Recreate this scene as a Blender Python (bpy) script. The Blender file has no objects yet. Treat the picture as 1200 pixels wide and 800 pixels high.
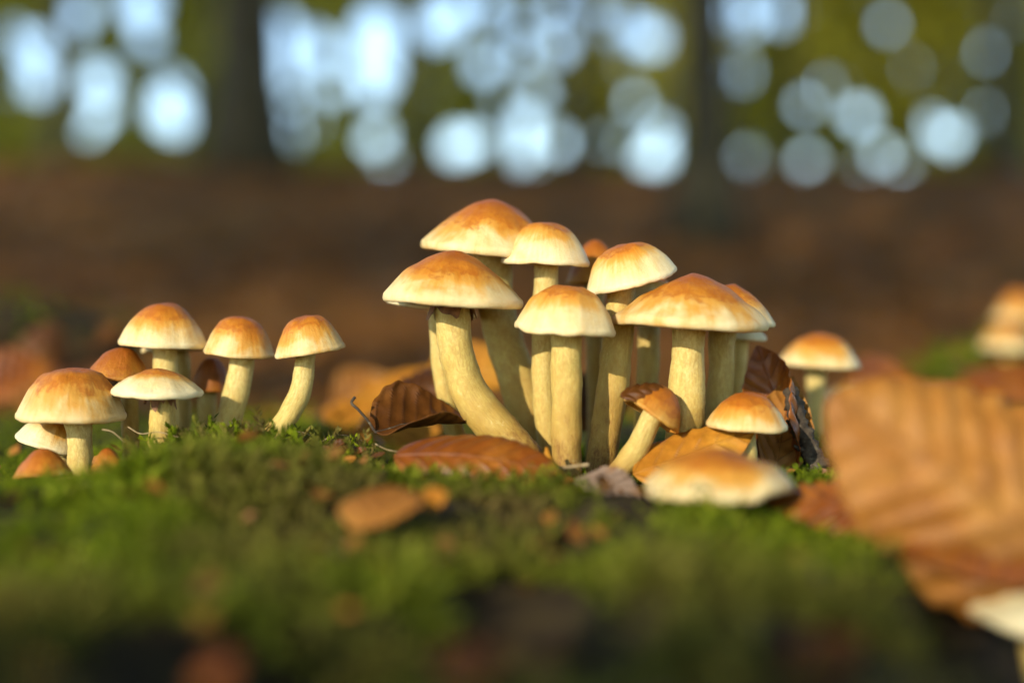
import bpy, math, random
import numpy as np
from mathutils import Vector, Matrix

R = math.radians
rng = np.random.default_rng(7)
random.seed(7)
sc = bpy.context.scene
C = sc.collection

# ------------------------------------------------------------------ camera
# Eye level is z = 0; the camera lies just above a mossy mound and looks level along +Y.
LENS, SENSOR = 50.0, 36.0
K = SENSOR / LENS / 1200.0            # metres per photo pixel, per metre of distance
cam_d = bpy.data.cameras.new('camera')
cam = bpy.data.objects.new('camera', cam_d); C.objects.link(cam)
cam.location = (0, 0, 0); cam.rotation_euler = (R(90), 0, 0)
cam_d.lens = LENS; cam_d.sensor_width = SENSOR
cam_d.clip_start = 0.01; cam_d.clip_end = 2000
cam_d.dof.use_dof = True
cam_d.dof.focus_distance = 0.534
cam_d.dof.aperture_fstop = 2.45
cam_d.dof.aperture_blades = 0
sc.camera = cam

# ------------------------------------------------------------------ sky, sun, exposure
SUN_EL, SUN_AZ = R(20.5), R(213)        # azimuth clockwise from +Y: behind the camera, to its left
w = bpy.data.worlds.new('World'); sc.world = w; w.use_nodes = True
nt = w.node_tree
bg = nt.nodes['Background']
sky = nt.nodes.new('ShaderNodeTexSky'); sky.sky_type = 'NISHITA'; sky.sun_disc = False
sky.sun_elevation = SUN_EL; sky.sun_rotation = SUN_AZ
sky.air_density = 1.0; sky.dust_density = 0.1; sky.ozone_density = 1.6
nt.links.new(sky.outputs[0], bg.inputs[0]); bg.inputs[1].default_value = 0.15
sd = bpy.data.lights.new('sun', 'SUN'); sun = bpy.data.objects.new('sun', sd); C.objects.link(sun)
sd.energy = 2.0; sd.angle = R(0.5); sd.color = (1.0, 0.91, 0.77)
SDIR = Vector((math.sin(SUN_AZ) * math.cos(SUN_EL), math.cos(SUN_AZ) * math.cos(SUN_EL), math.sin(SUN_EL)))
sun.rotation_euler = SDIR.to_track_quat('Z', 'Y').to_euler()
sun.location = SDIR * 30
sc.view_settings.view_transform = 'Standard'; sc.view_settings.look = 'None'
sc.view_settings.gamma = 1.0; sc.view_settings.exposure = 1.53
sc.view_settings.use_curve_mapping = False
sc.render.engine = 'CYCLES'
cy = sc.cycles
cy.max_bounces = 6; cy.diffuse_bounces = 4; cy.glossy_bounces = 2; cy.transmission_bounces = 4
cy.transparent_max_bounces = 4
cy.use_denoising = True
cy.caustics_reflective = False; cy.caustics_refractive = False
cy.sample_clamp_indirect = 6.0
cy.use_adaptive_sampling = False

# ------------------------------------------------------------------ helpers
def P(px, py, Y):
    return Vector(((px - 600) * K * Y, Y, (400 - py) * K * Y))

def hash3(ix, iy, iz, seed):
    h = (ix.astype(np.int64) * 374761393 + iy.astype(np.int64) * 668265263 + iz.astype(np.int64) * 2147483647 + seed * 974711) & 0xffffffff
    h = ((h ^ (h >> 13)) * 1274126177) & 0xffffffff
    h = (h ^ (h >> 16)) & 0xffffffff
    return h / 4294967295.0 * 2 - 1

def vnoise(p, seed=0):
    p = np.asarray(p, float)
    i = np.floor(p); f = p - i; f = f * f * (3 - 2 * f); i = i.astype(np.int64)
    out = 0
    for dx in (0, 1):
        for dy in (0, 1):
            for dz in (0, 1):
                wgt = (f[:, 0] if dx else 1 - f[:, 0]) * (f[:, 1] if dy else 1 - f[:, 1]) * (f[:, 2] if dz else 1 - f[:, 2])
                out = out + wgt * hash3(i[:, 0] + dx, i[:, 1] + dy, i[:, 2] + dz, seed)
    return out

def fbm(p, seed=0, oct=4):
    p = np.asarray(p, float); a, s, o = 1.0, 0, 0
    for k in range(oct):
        o = o + a * vnoise(p * 2 ** k, seed + k * 17); s += a; a *= .5
    return o / s

def mesh(name, v, f, smooth=True, attrs=None, mats=()):
    """v (n,3); f: (m,3) or (m,4) integer array, or a list of such arrays"""
    me = bpy.data.meshes.new(name)
    fl = f if isinstance(f, list) else [f]
    fl = [np.asarray(a, np.int32) for a in fl if len(a)]
    v = np.asarray(v, np.float32)
    loops = np.concatenate([a.ravel() for a in fl])
    tot = np.concatenate([np.full(len(a), a.shape[1], np.int32) for a in fl])
    st = np.concatenate([[0], np.cumsum(tot)[:-1]]).astype(np.int32)
    me.vertices.add(len(v)); me.vertices.foreach_set('co', v.ravel())
    me.loops.add(len(loops)); me.loops.foreach_set('vertex_index', loops)
    me.polygons.add(len(tot)); me.polygons.foreach_set('loop_start', st)
    me.polygons.foreach_set('loop_total', tot)
    if smooth:
        me.polygons.foreach_set('use_smooth', np.ones(len(tot), bool))
    for k, a in (attrs or {}).items():
        at = me.attributes.new(k, 'FLOAT', 'POINT')
        at.data.foreach_set('value', np.asarray(a, np.float32))
    me.update(calc_edges=True)
    for m in mats:
        me.materials.append(m)
    return me

def obj(name, me, parent=None, mat=None):
    o = bpy.data.objects.new(name, me); C.objects.link(o)
    if mat is not None and me is not None:
        me.materials.append(mat)
    if parent is not None:
        o.parent = parent
    return o

def tag(o, label=None, cat=None, group=None, kind=None):
    if label: o['label'] = label
    if cat: o['category'] = cat
    if group: o['group'] = group
    if kind: o['kind'] = kind
    return o

def empty(name, loc):
    o = bpy.data.objects.new(name, None); C.objects.link(o)
    o.location = loc; o.empty_display_size = .01
    return o

def grid_faces(nu, nv, wrap=False):
    """vertices i*nv+j ; quads ; wrap closes j"""
    i = np.arange(nu - 1)[:, None]; j = np.arange(nv if wrap else nv - 1)[None, :]
    j2 = (j + 1) % nv
    return np.stack([i * nv + j, (i + 1) * nv + j, (i + 1) * nv + j2, i * nv + j2], -1).reshape(-1, 4)

def catmull(pts, n):
    pts = np.asarray(pts, float)
    p = np.vstack([2 * pts[0] - pts[1], pts, 2 * pts[-1] - pts[-2]])
    m = len(pts) - 1
    t = np.linspace(0, m, n); k = np.minimum(t.astype(int), m - 1); u = (t - k)[:, None]
    a, b, c, d = p[k], p[k + 1], p[k + 2], p[k + 3]
    return .5 * (2 * b + (c - a) * u + (2 * a - 5 * b + 4 * c - d) * u ** 2 + (3 * b - a - 3 * c + d) * u ** 3)

def tube(pts, rad, ns=12, cap=True):
    pts = np.asarray(pts, float); n = len(pts); rad = np.broadcast_to(np.asarray(rad, float), (n,))
    tan = np.gradient(pts, axis=0); tan /= np.linalg.norm(tan, axis=1)[:, None] + 1e-12
    ref = np.array([1., 0, 0]) if abs(tan[0][0]) < .8 else np.array([0, 1., 0])
    rings = []
    u = ref
    ang = np.linspace(0, 2 * np.pi, ns, endpoint=False)
    nrm = []
    for k in range(n):
        u = u - tan[k] * u.dot(tan[k]); u /= np.linalg.norm(u); vv = np.cross(tan[k], u)
        d = np.cos(ang)[:, None] * u + np.sin(ang)[:, None] * vv
        rings.append(pts[k] + d * rad[k]); nrm.append(d)
    v = np.vstack(rings); f = [grid_faces(n, ns, True)]
    if cap:
        v = np.vstack([v, pts[0], pts[-1]]); a = np.arange(ns); b = (a + 1) % ns
        f.append(np.stack([np.full(ns, n * ns), a, b], 1))
        f.append(np.stack([np.full(ns, n * ns + 1), (n - 1) * ns + b, (n - 1) * ns + a], 1))
    return v, f, np.vstack(nrm)

def merge(parts):
    vs, fs, o = [], [], 0
    for v, f in parts:
        vs.append(np.asarray(v)); fs += [np.asarray(a) + o for a in (f if isinstance(f, list) else [f])]; o += len(v)
    return np.vstack(vs), fs

# ------------------------------------------------------------------ materials
class NT:
    def __init__(s, name):
        s.m = bpy.data.materials.new(name); s.m.use_nodes = True
        s.t = s.m.node_tree; s.b = s.t.nodes['Principled BSDF']
        s.out = s.t.nodes['Material Output']
    def n(s, ty, **kw):
        x = s.t.nodes.new(ty)
        for k, v in kw.items():
            setattr(x, k, v)
        return x
    def l(s, a, b): s.t.links.new(a, b)
    def attr(s, name): return s.n('ShaderNodeAttribute', attribute_name=name).outputs['Fac']
    def obj(s): return s.n('ShaderNodeTexCoord').outputs['Object']
    def noise(s, scale, detail=4, rough=.55, vec=None, dist=0.0):
        x = s.n('ShaderNodeTexNoise'); x.inputs['Scale'].default_value = scale
        x.inputs['Detail'].default_value = detail; x.inputs['Roughness'].default_value = rough
        x.inputs['Distortion'].default_value = dist
        s.l(vec if vec is not None else s.obj(), x.inputs['Vector'])
        return x.outputs['Fac']
    def math(s, op, a, b=None, clamp=False):
        x = s.n('ShaderNodeMath', operation=op, use_clamp=clamp)
        for i, q in enumerate((a, b)):
            if q is None: continue
            if isinstance(q, (int, float)): x.inputs[i].default_value = q
            else: s.l(q, x.inputs[i])
        return x.outputs[0]
    def ramp(s, fac, stops):
        x = s.n('ShaderNodeValToRGB'); e = x.color_ramp.elements
        while len(e) < len(stops): e.new(.5)
        for q, (p, c) in zip(e, stops):
            q.position = p; q.color = (*c, 1) if len(c) == 3 else c
        s.l(fac, x.inputs[0]); return x.outputs[0]
    def mix(s, fac, a, b, mode='MIX'):
        x = s.n('ShaderNodeMix', data_type='RGBA', blend_type=mode)
        for i, q in ((0, fac), (6, a), (7, b)):
            if isinstance(q, (int, float)): x.inputs[i].default_value = q
            elif isinstance(q, tuple): x.inputs[i].default_value = (*q, 1)
            else: s.l(q, x.inputs[i])
        return x.outputs[2]
    def scalevec(s, vec, sx, sy, sz):
        x = s.n('ShaderNodeMapping'); x.inputs['Scale'].default_value = (sx, sy, sz)
        s.l(vec, x.inputs['Vector']); return x.outputs[0]
    def bump(s, h, strength=.5, dist=.001):
        x = s.n('ShaderNodeBump'); x.inputs['Strength'].default_value = strength
        x.inputs['Distance'].default_value = dist
        s.l(h, x.inputs['Height']); s.l(x.outputs[0], s.b.inputs['Normal'])
    def col(s, c): 
        if isinstance(c, tuple): s.b.inputs['Base Color'].default_value = (*c, 1)
        else: s.l(c, s.b.inputs['Base Color'])
    def set(s, **kw):
        for k, v in kw.items():
            i = s.b.inputs[k.replace('_', ' ')]
            if isinstance(v, (int, float, tuple)): i.default_value = v
            else: s.l(v, i)

def mat_cap():
    s = NT('mushroom_cap')
    oi = s.n('ShaderNodeObjectInfo')
    sep = s.n('ShaderNodeSeparateColor'); s.l(oi.outputs['Color'], sep.inputs[0])
    add = s.n('ShaderNodeVectorMath', operation='ADD')
    rnd = s.n('ShaderNodeCombineXYZ'); rr = s.math('MULTIPLY', oi.outputs['Random'], 37.0)
    s.l(rr, rnd.inputs[0]); s.l(rr, rnd.inputs[2])
    sc_ = s.scalevec(s.obj(), 100, 100, 100)
    s.l(sc_, add.inputs[0]); s.l(rnd.outputs[0], add.inputs[1]); vec = add.outputs[0]
    rad = s.attr('rad'); phi = s.attr('phi')
    # radial streaks: noise over angle, slowly changing with radius
    cv = s.n('ShaderNodeCombineXYZ')
    s.l(s.math('MULTIPLY', s.math('COSINE', phi), 9), cv.inputs[0]); s.l(s.math('MULTIPLY', s.math('SINE', phi), 9), cv.inputs[1])
    s.l(s.math('ADD', s.math('MULTIPLY', rad, 2.5), rr), cv.inputs[2])
    streak = s.noise(1.0, 4, .6, cv.outputs[0])
    blot = s.noise(.6, 5, .55, vec, .5)
    fine = s.noise(7, 5, .65, vec)
    t = s.math('ADD', rad, s.math('MULTIPLY', s.math('SUBTRACT', streak, .5), .30))
    t = s.math('ADD', t, s.math('MULTIPLY', s.math('SUBTRACT', blot, .5), .85))
    t = s.math('SUBTRACT', t, s.math('SUBTRACT', sep.outputs[0], .35))      # object colour red: width of the orange disc
    base = s.ramp(t, [(.0, (.32, .080, .004)), (.22, (.39, .115, .006)), (.42, (.49, .175, .011)), (.60, (.60, .30, .050)),
                      (.76, (.70, .51, .22)), (1.0, (.76, .64, .36))])
    # ragged darker stain along the border of the orange disc
    u = s.math('ADD', rad, s.math('MULTIPLY', s.math('SUBTRACT', s.noise(1.6, 5, .65, vec, .8), .5), .9))
    u = s.math('SUBTRACT', u, s.math('SUBTRACT', sep.outputs[0], .36))
    edge = s.ramp(u, [(.30, (0, 0, 0)), (.42, (1, 1, 1)), (.45, (.6, .6, .6)), (.50, (0, 0, 0))])
    base = s.mix(s.math('MULTIPLY', edge, .72), base, (.34, .085, .005))
    base = s.mix(s.ramp(fine, [(.35, (.10, .10, .10)), (.65, (0, 0, 0))]), base, (.42, .21, .05))
    specks = s.ramp(s.noise(16, 3, .7, vec), [(.655, (0, 0, 0)), (.72, (.55, .55, .55))])
    base = s.mix(specks, base, (.25, .10, .03))
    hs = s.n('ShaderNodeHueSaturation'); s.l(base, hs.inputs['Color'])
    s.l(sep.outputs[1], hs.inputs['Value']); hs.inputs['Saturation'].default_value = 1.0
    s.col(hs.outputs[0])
    s.set(Roughness=s.math('ADD', s.math('MULTIPLY', fine, .25), .36))
    s.b.inputs['Specular IOR Level'].default_value = .25
    s.b.inputs['Subsurface Weight'].default_value = .10
    s.b.inputs['Subsurface Radius'].default_value = (1.0, .5, .2); s.b.inputs['Subsurface Scale'].default_value = .003
    h = s.math('ADD', s.math('MULTIPLY', s.noise(10, 5, .7, vec), .6), s.math('MULTIPLY', streak, .5))
    s.bump(h, .5, .0012)
    return s.m

def mat_gill():
    s = NT('mushroom_gills')
    n = s.noise(300, 3)
    s.col(s.ramp(n, [(.3, (.34, .27, .10)), (.7, (.52, .43, .18))]))
    s.set(Roughness=.8)
    s.b.inputs['Subsurface Weight'].default_value = .1
    s.b.inputs['Subsurface Radius'].default_value = (1.0, .5, .2); s.b.inputs['Subsurface Scale'].default_value = .002
    return s.m

def mat_stem():
    s = NT('mushroom_stem')
    oi = s.n('ShaderNodeObjectInfo')
    sep = s.n('ShaderNodeSeparateColor'); s.l(oi.outputs['Color'], sep.inputs[0])
    u = s.attr('along'); phi = s.attr('phi'); rr = s.math('MULTIPLY', oi.outputs['Random'], 51.0)
    ln = s.attr('length_cm')
    cv = s.n('ShaderNodeCombineXYZ')
    s.l(s.math('ADD', s.math('MULTIPLY', s.math('COSINE', phi), 1.0), rr), cv.inputs[0]); s.l(s.math('SINE', phi), cv.inputs[1])
    s.l(ln, cv.inputs[2]); c = cv.outputs[0]
    fib = s.noise(5, 5, .65, s.scalevec(c, 1.6, 1.6, .22))
    blot = s.noise(1.4, 5, .65, c, .4)
    scal = s.noise(6, 4, .6, s.scalevec(c, .9, .9, .8), .6)
    t = s.math('ADD', u, s.math('MULTIPLY', s.math('SUBTRACT', blot, .5), .7))
    t = s.math('SUBTRACT', t, s.math('SUBTRACT', sep.outputs[0], .5))      # red: how far the ochre climbs
    base = s.ramp(t, [(.0, (.22, .095, .014)), (.15, (.42, .25, .045)), (.45, (.59, .435, .115)), (1.0, (.67, .54, .21))])
    base = s.mix(s.ramp(scal, [(.40, (.5, .5, .5)), (.58, (0, 0, 0))]), base, (.46, .28, .055))
    mott = s.noise(2.6, 6, .7, s.scalevec(c, 1, 1, .9), 1.0)
    base = s.mix(s.ramp(mott, [(.36, (.6, .6, .6)), (.52, (0, 0, 0))]), base, (.42, .26, .06))
    base = s.mix(s.ramp(mott, [(.60, (0, 0, 0)), (.75, (.45, .45, .45))]), base, (.74, .64, .34))
    base = s.mix(s.ramp(fib, [(.34, (.35, .35, .35)), (.54, (0, 0, 0))]), base, (.42, .25, .06))
    base = s.mix(s.ramp(s.noise(9, 4, .7, c), [(.70, (0, 0, 0)), (.78, (.6, .6, .6))]), base, (.20, .09, .03))
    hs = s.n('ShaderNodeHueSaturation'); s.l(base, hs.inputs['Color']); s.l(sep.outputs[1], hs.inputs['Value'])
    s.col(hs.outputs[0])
    s.set(Roughness=.62)
    s.b.inputs['Specular IOR Level'].default_value = .3
    s.b.inputs['Subsurface Weight'].default_value = .18
    s.b.inputs['Subsurface Radius'].default_value = (1.0, .55, .2); s.b.inputs['Subsurface Scale'].default_value = .003
    s.bump(s.math('ADD', s.math('MULTIPLY', fib, .7), s.math('ADD', s.math('MULTIPLY', scal, .5), s.math('MULTIPLY', mott, 1.0))), .5, .0009)
    return s.m

def mat_ring():
    s = NT('dark_veil_remnant')
    s.col(s.ramp(s.noise(400, 4), [(.3, (.10, .035, .012)), (.7, (.30, .13, .04))])); s.set(Roughness=.75)
    s.bump(s.noise(700, 3), .5, .0005)
    return s.m

def mat_leaf(name, c_dark, c_mid, c_light, rough=.45, trans=.18, specks=.3):
    s = NT(name)
    n1 = s.noise(45, 5, .6, None, .3); n2 = s.noise(260, 4, .65)
    col = s.ramp(n1, [(.30, c_dark), (.5, c_mid), (.70, c_light)])
    col = s.mix(s.ramp(n2, [(.35, (.5, .5, .5)), (.6, (0, 0, 0))]), col, tuple(x * .62 for x in c_mid))
    col = s.mix(s.math('MULTIPLY', s.ramp(s.noise(140, 4, .7), [(.64, (0, 0, 0)), (.70, (1, 1, 1))]), specks), col, (.05, .022, .01))
    v = s.attr('vein')
    col = s.mix(s.math('MULTIPLY', v, .55), col, tuple(min(1, x * .55) for x in c_dark))
    s.col(col); s.set(Roughness=s.math('ADD', s.math('MULTIPLY', n2, .3), rough - .12))
    s.b.inputs['Specular IOR Level'].default_value = .40 if name == 'rust_leaf' else .25
    h = s.math('ADD', s.math('MULTIPLY', n2, .4), s.math('MULTIPLY', v, .8))
    s.bump(h, .5, .0008)
    tr = s.n('ShaderNodeBsdfTranslucent'); s.l(col, tr.inputs[0])
    mx = s.n('ShaderNodeMixShader'); mx.inputs[0].default_value = trans
    s.l(s.b.outputs[0], mx.inputs[1]); s.l(tr.outputs[0], mx.inputs[2]); s.l(mx.outputs[0], s.out.inputs[0])
    return s.m

def mat_simple(name, scale, stops, rough=.8, bump=.0, bdist=.001, detail=5):
    s = NT(name); n = s.noise(scale, detail, .65, None, .3)
    s.col(s.ramp(n, stops)); s.set(Roughness=rough)
    s.b.inputs['Specular IOR Level'].default_value = .25
    if bump: s.bump(s.noise(scale * 2.5, 5, .7), bump, bdist)
    return s.m

def mat_foliage(name, dark, light, trans=.35):
    s = NT(name); r = s.attr('rnd')
    col = s.ramp(r, [(0, dark), (1, light)]); s.col(col); s.set(Roughness=.55)
    s.b.inputs['Specular IOR Level'].default_value = .3
    tr = s.n('ShaderNodeBsdfTranslucent'); s.l(col, tr.inputs[0])
    mx = s.n('ShaderNodeMixShader'); mx.inputs[0].default_value = trans
    s.l(s.b.outputs[0], mx.inputs[1]); s.l(tr.outputs[0], mx.inputs[2]); s.l(mx.outputs[0], s.out.inputs[0])
    return s.m

M = dict(
    cap=mat_cap(), gill=mat_gill(), stem=mat_stem(), ring=mat_ring(),
    rust=mat_leaf('rust_leaf', (.14, .032, .003), (.25, .066, .005), (.36, .12, .012), .40),
    brown=mat_leaf('dark_brown_leaf', (.060, .019, .003), (.14, .046, .006), (.27, .10, .014), .48, .3),
    orange=mat_leaf('orange_leaf', (.40, .14, .012), (.55, .22, .018), (.64, .31, .035), .5, .25),
    tan=mat_leaf('tan_leaf', (.22, .075, .009), (.36, .140, .020), (.47, .215, .040), .55, .2, .2),
    grey=mat_leaf('grey_leaf', (.19, .12, .075), (.29, .195, .13), (.38, .27, .19), .7, .15),
    litter=mat_foliage('litter_leaf', (.09, .034, .006), (.44, .180, .030), .15),
    moss=None, soil=None, bark=None,
)
s = NT('moss_shoots'); r_ = s.attr('rnd'); b_ = s.attr('brown')
colm = s.ramp(r_, [(0, (.055, .070, .004)), (.45, (.14, .185, .006)), (.8, (.25, .29, .010)), (1, (.36, .35, .04))])
colm = s.mix(b_, colm, (.17, .11, .035)); s.col(colm); s.set(Roughness=.7)
s.b.inputs['Specular IOR Level'].default_value = .1
tr = s.n('ShaderNodeBsdfTranslucent'); s.l(colm, tr.inputs[0]); mx = s.n('ShaderNodeMixShader'); mx.inputs[0].default_value = .3
s.l(s.b.outputs[0], mx.inputs[1]); s.l(tr.outputs[0], mx.inputs[2]); s.l(mx.outputs[0], s.out.inputs[0]); M['moss'] = s.m
M['soil'] = mat_simple('mossy_soil', 90, [(.3, (.010, .006, .002)), (.5, (.028, .017, .005)), (.7, (.050, .036, .008))], .9, .6, .004)
M['bark'] = mat_simple('tree_bark', 4, [(.3, (.020, .018, .009)), (.5, (.042, .038, .020)), (.7, (.085, .078, .055))], .85, .6, .02)
M['twig'] = mat_simple('twig_bark', 260, [(.3, (.025, .018, .012)), (.55, (.07, .05, .03)), (.75, (.16, .14, .09))], .85, .7, .001)
M['straw'] = mat_simple('dry_straw', 300, [(.3, (.20, .13, .05)), (.7, (.40, .29, .15))], .7)
M['floor'] = mat_simple('leaf_litter_floor', 2.2, [(.25, (.085, .035, .006)), (.5, (.20, .088, .014)), (.75, (.31, .145, .028))], .85, .8, .05, 9)

# ------------------------------------------------------------------ the mound (height field)
YS = [.10, .15, .25, .35, .45, .50, .55, .65, .80, .95, 1.15, 1.5]
ZS = [-.086, -.079, -.069, -.061, -.052, -.0545, -.0555, -.052, -.047, -.058, -.14, -.50]
def sstep(a, b, x):
    t = np.clip((x - a) / (b - a), 0, 1); return t * t * (3 - 2 * t)
def mound_z(x, y, detail=True):
    x = np.asarray(x, float); y = np.asarray(y, float)
    z = np.interp(y, YS, ZS)
    z = z + .014 * np.exp(-(((x + .098) / .052) ** 2 + ((y - .475) / .055) ** 2))           # hump before the moss cluster
    z = z + .006 * sstep(-.04, -.08, x) * sstep(.47, .53, y) * sstep(.9, .6, y) * sstep(-.17, -.14, x)
    z = z - .007 * sstep(.03, .12, x) * sstep(.50, .44, y)
    z = z + .006 * np.exp(-(((x - .055) / .035) ** 2 + ((y - .36) / .05) ** 2))
    z = z - .034 * np.exp(-(((x + .047) / .020) ** 2 + ((y - .285) / .030) ** 2))              # hollows in the front
    z = z - .044 * np.exp(-(((x - .003) / .020) ** 2 + ((y - .305) / .036) ** 2))
    z = z - .034 * np.exp(-(((x - .050) / .015) ** 2 + ((y - .250) / .026) ** 2))
    xe = np.interp(y, [.1, .20, .30, .36, .40, .45, .6, .8, 1.2], [.030, .057, .078, .086, .102, .16, .34, .45, .55])
    z = z - np.clip(x - xe, 0, None) * 2.6 * sstep(0, .03, x - xe)
    z = z - np.clip(-x - .50, 0, None) * 1.2
    if detail:
        p = np.stack([x, y, np.zeros_like(x)], -1).reshape(-1, 3)
        amp = .0065 - .004 * sstep(.45, .5, y) * sstep(.72, .6, y)
        z = z + (fbm(p * 18, 3, 4) * 1.6).reshape(x.shape) * amp + (fbm(p * 90, 9, 3)).reshape(x.shape) * .0018
    return np.maximum(z, -.46)

def build_mound():
    xs = np.linspace(-.62, .62, 300); ys = np.linspace(-.25, 1.5, 380)
    X, Y = np.meshgrid(xs, ys, indexing='ij')
    Z = mound_z(X, np.maximum(Y, .1))
    Z = np.where(Y < .1, Z - (np.clip(.06 - Y, 0, None)) * 1.3, Z)
    v = np.stack([X, Y, Z], -1).reshape(-1, 3)
    o = obj('mossy_mound', mesh('mossy_mound', v, grid_faces(300, 380)[:, ::-1]), None, M['soil'])
    tag(o, kind='structure')
build_mound()

# ------------------------------------------------------------------ the forest floor, rising to a low ridge
FY = [-40, -6, -1, 1.2, 2.5, 5, 9, 13, 16, 19, 24, 40, 90, 300]
FZ = [-.5, -.5, -.46, -.44, -.32, .10, .82, 1.45, 1.74, 1.72, 1.45, 1.2, 1.0, 1.0]
def floor_z(x, y):
    x = np.asarray(x, float); y = np.asarray(y, float)
    z = np.interp(y, FY, FZ)
    k = sstep(1.5, 6, y)
    p = np.stack([x, y, np.zeros_like(x)], -1).reshape(-1, 3)
    return z + (fbm(p * .25, 21, 3) * .35).reshape(x.shape) * k - .012 * np.clip(x, 0, 12) * k
def spaced(lim, n, e=2.2):
    t = np.linspace(-1, 1, n); return np.sign(t) * np.abs(t) ** e * lim
def build_floor():
    xs = spaced(220, 150, 2.6); ys = np.concatenate([np.linspace(-60, -3, 30), np.linspace(-2.7, 26, 170), np.geomspace(27, 300, 30)])
    X, Y = np.meshgrid(xs, ys, indexing='ij')
    v = np.stack([X, Y, floor_z(X, Y)], -1).reshape(-1, 3)
    o = obj('forest_floor', mesh('forest_floor', v, grid_faces(len(xs), len(ys))[:, ::-1]), None, M['floor'])
    tag(o, kind='structure')
build_floor()

def scatter_leaves(name, pos, size, tilt, mat, lift=.3):
    """many simple folded leaves as one mesh: 6 verts, 4 triangles each"""
    n = len(pos); a = rng.uniform(0, 2 * np.pi, n)
    d = np.stack([np.cos(a), np.sin(a), rng.normal(0, tilt, n)], 1); d /= np.linalg.norm(d, axis=1)[:, None]
    up = np.stack([rng.normal(0, tilt, n), rng.normal(0, tilt, n), np.ones(n)], 1)
    sd_ = np.cross(up, d); sd_ /= np.linalg.norm(sd_, axis=1)[:, None]; nn = np.cross(d, sd_)
    L = size * rng.uniform(.7, 1.2, n)[:, None]; W = L * rng.uniform(.5, .65, n)[:, None]; c = rng.uniform(-.2, .45, n)[:, None] * W
    b = pos + nn * L * lift * rng.uniform(0, 1, n)[:, None]
    v = np.stack([b - d * L / 2, b - d * L * .05 + sd_ * W / 2 + nn * c, b + d * L / 2 + nn * c * .6, b - d * L * .05 - sd_ * W / 2 + nn * c,
                  b - d * L * .05, b + d * L * .25 + nn * c * .2], 1).reshape(-1, 3)
    i = np.arange(n)[:, None] * 6
    f = np.concatenate([i + [[0, 4, 1]], i + [[1, 4, 5]], i + [[1, 5, 2]], i + [[0, 3, 4]], i + [[3, 5, 4]], i + [[3, 2, 5]]])
    return mesh(name, v, f, False, {'rnd': np.repeat(np.clip(rng.beta(1.3, 1.8, n), 0, 1), 6)}, [mat])

def build_litter():
    n = 30000
    y = 1.0 + 15.5 * rng.uniform(0, 1, n) ** 1.35; x = rng.uniform(-1, 1, n) * (y * .52 + 1.0)
    pos = np.stack([x, y, floor_z(x, y) + .01], 1)
    o = obj('leaf_litter', scatter_leaves('leaf_litter', pos, .085, .28, M['litter']))
    tag(o, 'brown fallen leaves carpeting the rising forest floor', 'leaf litter', kind='stuff')
build_litter()

# ------------------------------------------------------------------ trees
def foliage_mesh(name, pos, size, mat, flat=.6):
    n = len(pos)
    d = rng.normal(0, 1, (n, 3)); d[:, 2] *= flat; d /= np.linalg.norm(d, axis=1)[:, None]
    u = rng.normal(0, 1, (n, 3)); u[:, 2] += 1.0
    sd_ = np.cross(u, d); sd_ /= np.linalg.norm(sd_, axis=1)[:, None] + 1e-9
    nn = np.cross(d, sd_)
    L = size * rng.uniform(.7, 1.3, n)[:, None]; W = L * .62
    v = np.stack([pos - d * L / 2, pos + sd_ * W / 2 + nn * W * .12, pos + d * L / 2, pos - sd_ * W / 2 + nn * W * .12], 1).reshape(-1, 3)
    i = np.arange(n)[:, None] * 4
    return mesh(name, v, np.concatenate([i + [[0, 1, 2]], i + [[0, 2, 3]]]), False, {'rnd': np.repeat(rng.uniform(0, 1, n), 4)}, [mat])

def trunk_mesh(name, h, r, lean=(0, 0), limbs=6, first=.45, reach=2.5, seed=0):
    rr = random.Random(seed); n = 16
    t = np.linspace(0, 1, n)
    pts = np.stack([lean[0] * t * h + .12 * np.sin(t * 5 + seed) * r * 3, lean[1] * t * h + .1 * np.cos(t * 4 + seed) * r * 3, t * h - .25], 1)
    rad = r * (1 - .75 * t) + r * .7 * np.exp(-t * h / .35)
    v, f, nr = tube(pts, rad, 14)
    k = n * 14
    v[:k] += nr * (fbm(v[:k] * np.array([3, 3, .8]) / max(r * 2, .1), seed, 3) * r * .12)[:, None]
    parts = [(v, f)]
    for q in range(limbs):
        tt = first + (1 - first) * (q + .4) / limbs; b = np.array([np.interp(tt, t, pts[:, c]) for c in range(3)])
        a = q * 2.4 + rr.random(); L = reach * (1.15 - tt) * rr.uniform(.8, 1.3)
        e = b + np.array([math.cos(a) * L, math.sin(a) * L, L * rr.uniform(.3, .8)]); m = (b + e) / 2 + np.array([0, 0, .12 * L])
        r0 = np.interp(tt, t, rad) * .5
        lp = catmull([b, m, e], 8); v2, f2, _ = tube(lp, np.linspace(r0, r0 * .2, 8), 7); parts.append((v2, f2))
    return mesh(name, *merge(parts), mats=[M['bark']])

FG = {
    'green': mat_foliage('green_foliage', (.10, .125, .016), (.30, .32, .036), .5),
    'yellow': mat_foliage('yellow_green_foliage', (.22, .235, .022), (.52, .48, .050), .5),
    'olive': mat_foliage('olive_foliage', (.085, .085, .020), (.25, .225, .045), .45),
    'autumn': mat_foliage('autumn_foliage', (.08, .05, .012), (.26, .15, .03), .4),
}

def clump_points(n, centres, rad):
    c = centres[rng.integers(0, len(centres), n)]
    d = rng.normal(0, 1, (n, 3)); d /= np.linalg.norm(d, axis=1)[:, None]
    return c + d * (rng.uniform(0, 1, n) ** .45)[:, None] * rad * np.array([1.1, 1.1, .6])

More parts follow.
